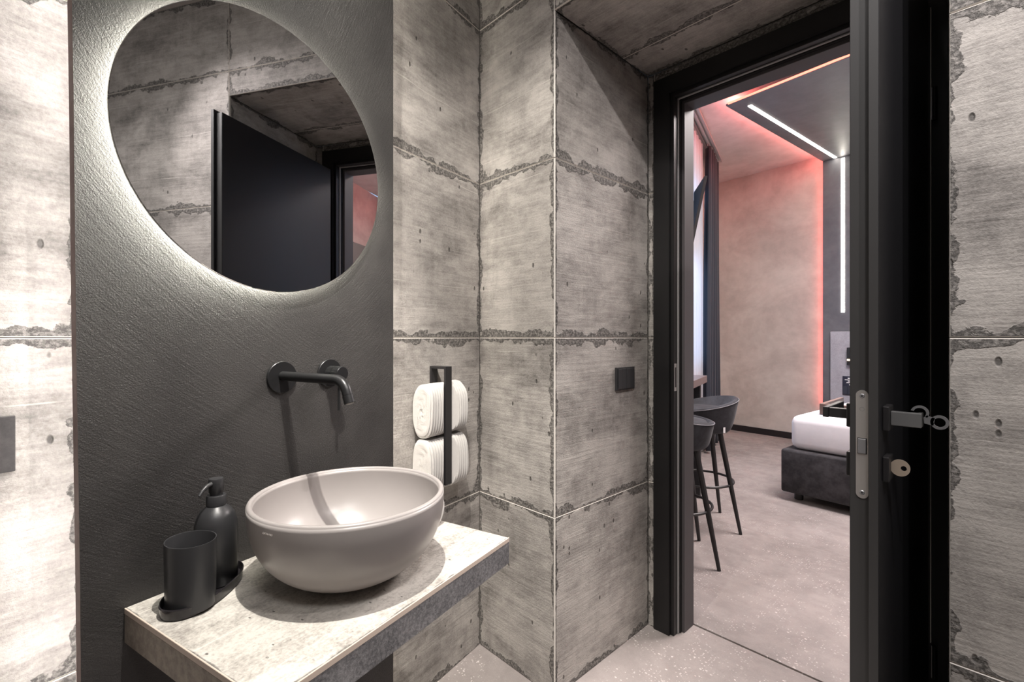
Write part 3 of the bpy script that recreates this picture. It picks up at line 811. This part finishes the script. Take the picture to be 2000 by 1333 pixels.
# window wall (frame A, n = -1.0): opening s 2.9..6.1, z 0.15..2.75
def wwall(name, s0, s1, z0, z1):
    o = link(name, B(-1.12, -1.0, s0, s1, z0, z1), RESIN, None, rot=(0, 0, R(ROT_A))); o['kind'] = 'structure'
WS0, WS1, WZ0, WZ1 = 2.9, 5.6, 0.92, 2.80
wwall('wall_window_side', 2.42, WS0, 0, HZ); wwall('wall_window_side', WS1, 6.95, 0, HZ)
wwall('wall_window_side', WS0, WS1, 0, WZ0); wwall('wall_window_side', WS0, WS1, WZ1, HZ)
win = thing('window_1', None, None, frame(ROT_A, -1.06, 4.25, 1.86), ROT_A, kind='structure')
hw, hh = (WS1-WS0)/2, (WZ1-WZ0)/2
FW = simple('dark_window_frame', (0.05, 0.05, 0.055), 0.4)
for (a, b, c, d) in ((-hw, -hw+.06, -hh, hh), (hw-.06, hw, -hh, hh), (-.04, .04, -hh+.06, hh-.06), (-hw+.06, hw-.06, -hh, -hh+.06), (-hw+.06, hw-.06, hh-.06, hh)):
    link('frame_bar', B(-0.03, 0.03, a, b, c, d, 0.003, 1), FW, win)
for (a, b) in ((-hw+.06, -.04), (.04, hw-.06)):
    link('pane', B(-0.003, 0.003, a, b, -hh+.06, hh-.06), GLASS, win)

# curtains
def curtain(name, label, s0, s1, n0, amp, per, z0, z1, mat, flare=0.0, seed=1, thick=True):
    rnd = random.Random(seed)
    t = thing(name, label, 'curtain', frame(ROT_A, n0, (s0+s1)/2, z0), ROT_A)
    bm = bmesh.new(); Lg = s1-s0; NS = int(Lg/per*14); NZ = 16; grid = []
    ph = [rnd.uniform(-0.6, 0.6) for _ in range(60)]
    for j in range(NZ+1):
        fz = j/NZ; row = []
        for i in range(NS+1):
            f = i/NS; y = (f-0.5)*Lg*(1+flare*(1-fz)**1.5); a = amp*(0.75+0.25*(1-fz))
            k = int(f*Lg/per); x = a*math.sin(2*PI*f*Lg/per+0.3*math.sin(f*9+fz*1.2))+0.15*a*math.sin(7*f+3*fz+seed)
            row.append(bm.verts.new((x, y, fz*(z1-z0))))
        grid.append(row)
    for j in range(NZ):
        for i in range(NS): bm.faces.new((grid[j][i], grid[j][i+1], grid[j+1][i+1], grid[j+1][i]))
    o = link('fabric', bm, mat, t, 'all')
    if thick:
        sm = o.modifiers.new('thickness', 'SOLIDIFY'); sm.thickness = 0.003
    for k in range(int(Lg/per)+1):
        y = -Lg/2+k*per
        if abs(y) <= Lg/2: link('glider', B(-0.004, 0.004, y-0.004, y+0.004, z1-z0, z1-z0+0.018), simple('glider', (0.5, 0.5, 0.5), 0.5) if 'gm' not in globals() else globals()['gm'], t)
    return t
gm = simple('glider_grey', (0.4, 0.4, 0.4), 0.5)
trk = thing('curtain_track', 'slim ceiling curtain track above the bedroom window', 'curtain track', frame(ROT_A, -0.84, 4.3, HZ-0.002), ROT_A)
for x0 in (-0.035, 0.005, 0.045):
    link('rail_channel', B(x0, x0+0.022, -1.55, 1.68, -0.022, 0, 0.001, 1), simple('track_grey', (0.20, 0.19, 0.19), 0.4) if x0 < 0 else gm, trk)
curtain('blackout_curtain', 'heavy dark navy pleated curtain gathered at the window end', 5.35, 5.98, -0.835, 0.050, 0.105, 0.03, HZ-0.045, CURT, 0.35, 3)
curtain('sheer_curtain', 'thin white sheer curtain drawn across the bright window', 2.95, 5.26, -0.885, 0.020, 0.12, 0.03, HZ-0.045, SHEER, 0.0, 5, False)

# ceiling light panel and bed-wall panel
lpn = thing('ceiling_panel', 'dark grey panel folding from the ceiling down the wall behind the bed', 'ceiling panel', frame(ROT_C, -1.97, 6.07, 0), ROT_C-1.3)
# local: x right along wall, -y towards the camera
PZ = 3.178
link('ceiling_board', B(0, 2.35, -2.095, 0.02, PZ, PZ+0.018, 0.001, 1), PANELM, lpn)
link('wall_board', B(0, 2.35, 0.0, 0.020, 0.0, PZ-0.001, 0.001, 1), PANELM, lpn)
tag(link('white_strip', B(0.115, 0.145, -1.95, -0.02, PZ-0.003, PZ-0.0002), LEDW, lpn), 'glowing white strip under the ceiling board')
tag(link('white_strip', B(0.180, 0.210, -0.004, -0.0002, 1.477, PZ-0.02), LEDW, lpn), 'glowing white strip down the wall board')
tag(link('red_strip', B(0.02, 2.34, -2.105, -2.0955, PZ+0.006, PZ+0.020), LEDRF, lpn), 'glowing red strip along the front edge')
tag(link('red_strip', B(0.012, 0.024, -2.07, 0.0, PZ+0.022, PZ+0.034), LEDR, lpn), 'red strip hidden above the left edge')
tag(link('red_strip', B(0.010, 0.022, 0.022, 0.030, 0.4, PZ), LEDRW, lpn), 'red strip hidden behind the wall board')
tag(link('red_strip', B(2.326, 2.338, -2.07, 0.0, PZ+0.022, PZ+0.034), LEDR, lpn), 'red strip above the far edge')
link('spacer', B(0.30, 2.05, -1.9, -0.1, PZ+0.019, HZ-0.003), GROUT, lpn)

# headboard
hb = thing('headboard', 'light grey fabric headboard panel fixed behind the bed', 'headboard', frame(ROT_C, -1.885, 6.035, 0.30), ROT_C-1.3)
link('board', B(0, 2.1, -0.004, 0.024, 0, 0.968, 0.004, 2), HEADM, hb)
sc_ = thing('wall_lamp', 'small black wall lamp casting a narrow beam on the headboard', 'wall lamp', frame(ROT_C, -1.715, 6.0262, 1.00), ROT_C-1.3)
link('housing', B(0, 0.12, -0.045, 0, -0.095, 0.095, 0.003, 2), BLACKM, sc_)
link('lamp_glow', B(0.004, 0.030, -0.0472, -0.0452, -0.045, -0.030), emit('warm_glow', (1.0, 0.8, 0.55), 9), sc_)
sp_ = thing('bed_switch', 'dark switch plate with pale print beside the bed', 'light switch', frame(ROT_C, -1.765, 6.0272, 0.69), ROT_C-1.3)
link('plate', B(0, 0.14, -0.012, 0, -0.105, 0.095, 0.002, 1), simple('navy_plate', (0.02, 0.022, 0.04), 0.35), sp_)
for k in range(3): link('rocker', B(0.006+k*0.044, 0.046+k*0.044, -0.0155, -0.0121, -0.098, -0.012, 0.001, 1), simple('navy_rocker', (0.03, 0.035, 0.05), 0.3), sp_)
for (a, b, c, d) in ((0.05, 0.095, 0.066, 0.080), (0.022, 0.125, 0.054, 0.060), (0.05, 0.10, 0.040, 0.048), (0.038, 0.115, 0.022, 0.032), (0.062, 0.085, 0.000, 0.010)):
    link('print', B(a, b, -0.0124, -0.0121, c, d), WHITE, sp_)

# ------------------------------------------------------------------ bed
bed = thing('bed', 'black velvet platform bed with a white-sheeted mattress', 'bed', frame(ROT_C, -0.68, 4.87, 0), ROT_C)
link('base', B(-0.82, 0.82, -1.10, 1.095, 0.062, 0.378, 0.018, 3), VELVETB, bed, True)
bm = bmesh.new()
box(bm, -0.775, 0.775, -1.06, 1.075, 0.379, 0.628, 0.055, 6)
for v in bm.verts:
    v.co.z += 0.004*math.sin(v.co.x*9)*math.cos(v.co.y*7)
link('mattress', bm, LINEN, bed, 'all')
for (x, y) in ((-0.735, -0.99), (0.735, -0.99), (-0.735, 0.99), (0.735, 0.99)):
    bm = bmesh.new(); lathe(bm, [(0.0005, 0), (0.027, 0), (0.030, 0.004), (0.030, 0.0615), (0.0005, 0.0615)], 28, 'z', (x, y, 0.0005)); link('leg', bm, BLACKM, bed, True)
thr = link('bed_throw', B(-0.80, 0.80, -0.06, 0.42, 0, 0.014, 0.006, 2), simple('slate_throw', (0.05, 0.06, 0.075), 0.85), None, loc=frame(ROT_C, -0.68, 5.30, 0.632), rot=(0, 0, R(ROT_C)))
tag(thr, 'slate grey throw laid flat across the bed behind the tray', 'throw')
for side in (-1, 1):
    pl = thing('pillow', 'white pillow at the %s side of the bed head' % ('window' if side < 0 else 'far'), 'pillow', frame(ROT_C, -0.68+side*0.40, 5.80, 0.722), ROT_C)
    bm = bmesh.new(); bmesh.ops.create_uvsphere(bm, u_segments=32, v_segments=16, radius=1)
    for v in bm.verts:
        x, y, z = v.co; v.co = (0.33*math.copysign(abs(x)**.6, x), 0.12*math.copysign(abs(y)**.7, y), 0.085*z)
    link('cushion', bm, LINEN, pl, 'all')
tr = thing('bed_tray', 'dark brown wooden tray with raised sides on the bed corner', 'tray', frame(ROT_C, -1.315, 3.985, 0.634), ROT_C+3.5)
link('bottom', B(0.012, 0.50, 0.012, 0.56, 0, 0.008), WOOD, tr)
link('side', B(0, 0.512, 0, 0.026, 0.0, 0.077, 0.002, 1), WOOD, tr)
link('side', B(0, 0.026, 0.0262, 0.555, 0.0, 0.077, 0.002, 1), WOOD, tr)
link('side', B(0.486, 0.512, 0.0262, 0.555, 0.0, 0.077, 0.002, 1), WOOD, tr)
TOPL = simple('tray_top', (0.30, 0.20, 0.17), 0.35)
link('top_edge', B(0.001, 0.511, 0.001, 0.025, 0.0772, 0.0785), TOPL, tr)
link('top_edge', B(0.001, 0.025, 0.0255, 0.554, 0.0772, 0.0785), TOPL, tr)
cd = thing('folded_card', 'white folded card standing in the wooden tray', 'card', frame(ROT_C, -1.10, 4.35, 0.643), ROT_C+20)
bm = bmesh.new(); poly_extrude(bm, [(-0.06, 0), (-0.055, 0), (0, 0.085), (0.055, 0), (0.06, 0), (0.001, 0.092), (-0.001, 0.092)], 'y', -0.06, 0.06); link('sheet', bm, LINEN, cd)

# ------------------------------------------------------------------ counter, stools, television
ct = thing('window_counter', 'narrow dark wooden bar counter in front of the window', 'counter', frame(ROT_A, -0.73, 3.2, 0), ROT_A)
link('counter_top', B(-0.105, 0.118, -0.85, 0.70, 0.858, 0.910, 0.002, 1), simple('counter_wood', (0.115, 0.085, 0.08), 0.4), ct)
link('side_panel', B(-0.10, 0.090, 0.56, 0.61, 0.001, 0.8575), simple('counter_black', (0.008, 0.008, 0.010), 0.5), ct)
link('side_panel', B(-0.10, 0.090, -0.80, -0.76, 0.001, 0.8575), simple('counter_black2', (0.008, 0.008, 0.010), 0.5), ct)
def make_stool(label, s, n, rotz):
    t = thing('bar_stool', label, 'bar stool', frame(ROT_A, n, s, 0.0), rotz, 'velvet bar stools at the window counter')
    # backrest shell: rim height varies round the seat (back at +x)
    bm = bmesh.new(); NA, NV = 64, 12; rings = []
    outer, inner = [], []
    for i in range(NA):
        a = 2*PI*i/NA; b_ = 0.5+0.5*math.cos(a)
        top = 0.735+0.075*(b_**1.4); r1 = 0.205+0.020*b_
        o, n_ = [], []
        for j in range(NV+1):
            f = j/NV; z = 0.605+(top-0.605)*f
            r = 0.165+(r1-0.165)*(f**0.55)
            o.append((r*math.cos(a), r*math.sin(a), z)); n_.append(((r-0.030)*math.cos(a), (r-0.030)*math.sin(a), z+0.0))
        prof_ = [(0.0, 0.0, 0.605)]+o+[((r1-0.008)*math.cos(a), (r1-0.008)*math.sin(a), top+0.010), ((r1-0.022)*math.cos(a), (r1-0.022)*math.sin(a), top+0.010)]+[q for q in reversed(n_) if q[2] > 0.70]
        rings.append(prof_)
    L_ = min(len(r) for r in rings)
    vr = []
    for i, pr in enumerate(rings):
        pr = pr[:NV+4]+[((0.165)*math.cos(2*PI*i/NA), (0.165)*math.sin(2*PI*i/NA), 0.70)]
        vr.append([bm.verts.new(p) for p in pr[1:]])
    m2 = len(vr[0])
    for i in range(NA):
        a, b = vr[i], vr[(i+1) % NA]
        for j in range(m2-1): bm.faces.new((a[j], b[j], b[j+1], a[j+1]))
    bm.faces.new([v[0] for v in vr][::-1]); bm.faces.new([v[-1] for v in vr])
    bmesh.ops.recalc_face_normals(bm, faces=bm.faces[:])
    link('backrest', bm, VELVET, t, 'all')
    bm = bmesh.new(); lathe(bm, [(0.0005, 0.702), (0.168, 0.702), (0.176, 0.712), (0.176, 0.730), (0.165, 0.745), (0.12, 0.752), (0.0005, 0.754)], 56)
    link('seat', bm, VELVET, t, 'all')
    # piping along the outer rim
    pth = []
    for i in range(73):
        a = 2*PI*i/72; b_ = 0.5+0.5*math.cos(a); top = 0.735+0.075*(b_**1.4); r1 = 0.2065+0.020*b_
        pth.append((r1*math.cos(a), r1*math.sin(a), top+0.002))
    bm = bmesh.new(); tube(bm, pth, 0.0022, 6, False); link('piping', bm, SEAM, t, True)
    for k in range(4):
        a = PI/4+k*PI/2
        p0 = Vector((0.125*math.cos(a), 0.125*math.sin(a), 0.62)); p1 = Vector((0.258*math.cos(a), 0.258*math.sin(a), 0.001))
        bm = bmesh.new(); tube(bm, [p0, p0.lerp(p1, .5), p1], [0.0165, 0.0145, 0.0095], 18); link('leg', bm, BLACKM, t, True)
    bm = bmesh.new(); torus(bm, 0, 0, 0.285, 0.195, 0.0075); link('footrest_ring', bm, BLACKM, t, True)
    return t
st1 = make_stool('nearer charcoal velvet bar stool, its side half cut off by the door frame', 2.735, -0.60, ROT_A+205)
st2 = make_stool('farther charcoal velvet bar stool with a small white tag on its shell', 3.285, -0.555, ROT_A+26)
link('tag', B(0.190, 0.1935, -0.008, 0.008, 0.0, 0.034), WHITE, st2, loc=(0, 0, 0.615), rot=(0, 0, R(-62)))

tv = thing('television', 'slim dark television on an arm, tilted forward in front of the sheer curtain', 'television', frame(ROT_A, -0.70, 4.45, 2.62), 0)
tv.rotation_euler = (0, 0, R(ALPHA-10.4))
# local +y = away from the near edge; lean the slab so its top comes forward
def lean(bm):
    for v in bm.verts: v.co.x += v.co.z*0.20
    return bm
link('screen_housing', lean(B(-0.020, 0.006, 0.0, 1.0, -0.62, 0.0, 0.003, 1)), DARKTV, tv)
link('screen', lean(B(0.0062, 0.0078, 0.010, 0.99, -0.61, -0.01)), simple('tv_glass', (0.022, 0.020, 0.020), 0.7, 0, 0.1), tv)
link('wall_arm', B(-0.28, -0.10, 0.45, 0.50, -0.35, -0.30), BLACKM, tv)

# wardrobe on the bedroom's right, seen in the mirror
wd_ = thing('wardrobe', 'tall dark wardrobe against the far bedroom wall, seen only in the mirror', 'wardrobe', frame(ROT_C, 1.15, 4.6, 0), ROT_C)
link('body', B(-0.28, 0.28, -0.9, 0.9, 0.001, 2.25, 0.003, 1), simple('wardrobe_brown', (0.07, 0.058, 0.055), 0.5), wd_)
for a, b in ((-0.895, -0.302), (-0.298, 0.298), (0.302, 0.895)):
    d_ = link('door', B(-0.300, -0.2805, a, b, 0.06, 2.24, 0.002, 1), simple('wardrobe_door', (0.075, 0.062, 0.058), 0.45), wd_)
    link('handle', B(-0.318, -0.3003, b-0.05, b-0.035, 0.95, 1.25, 0.001, 1), BLACKM, d_)
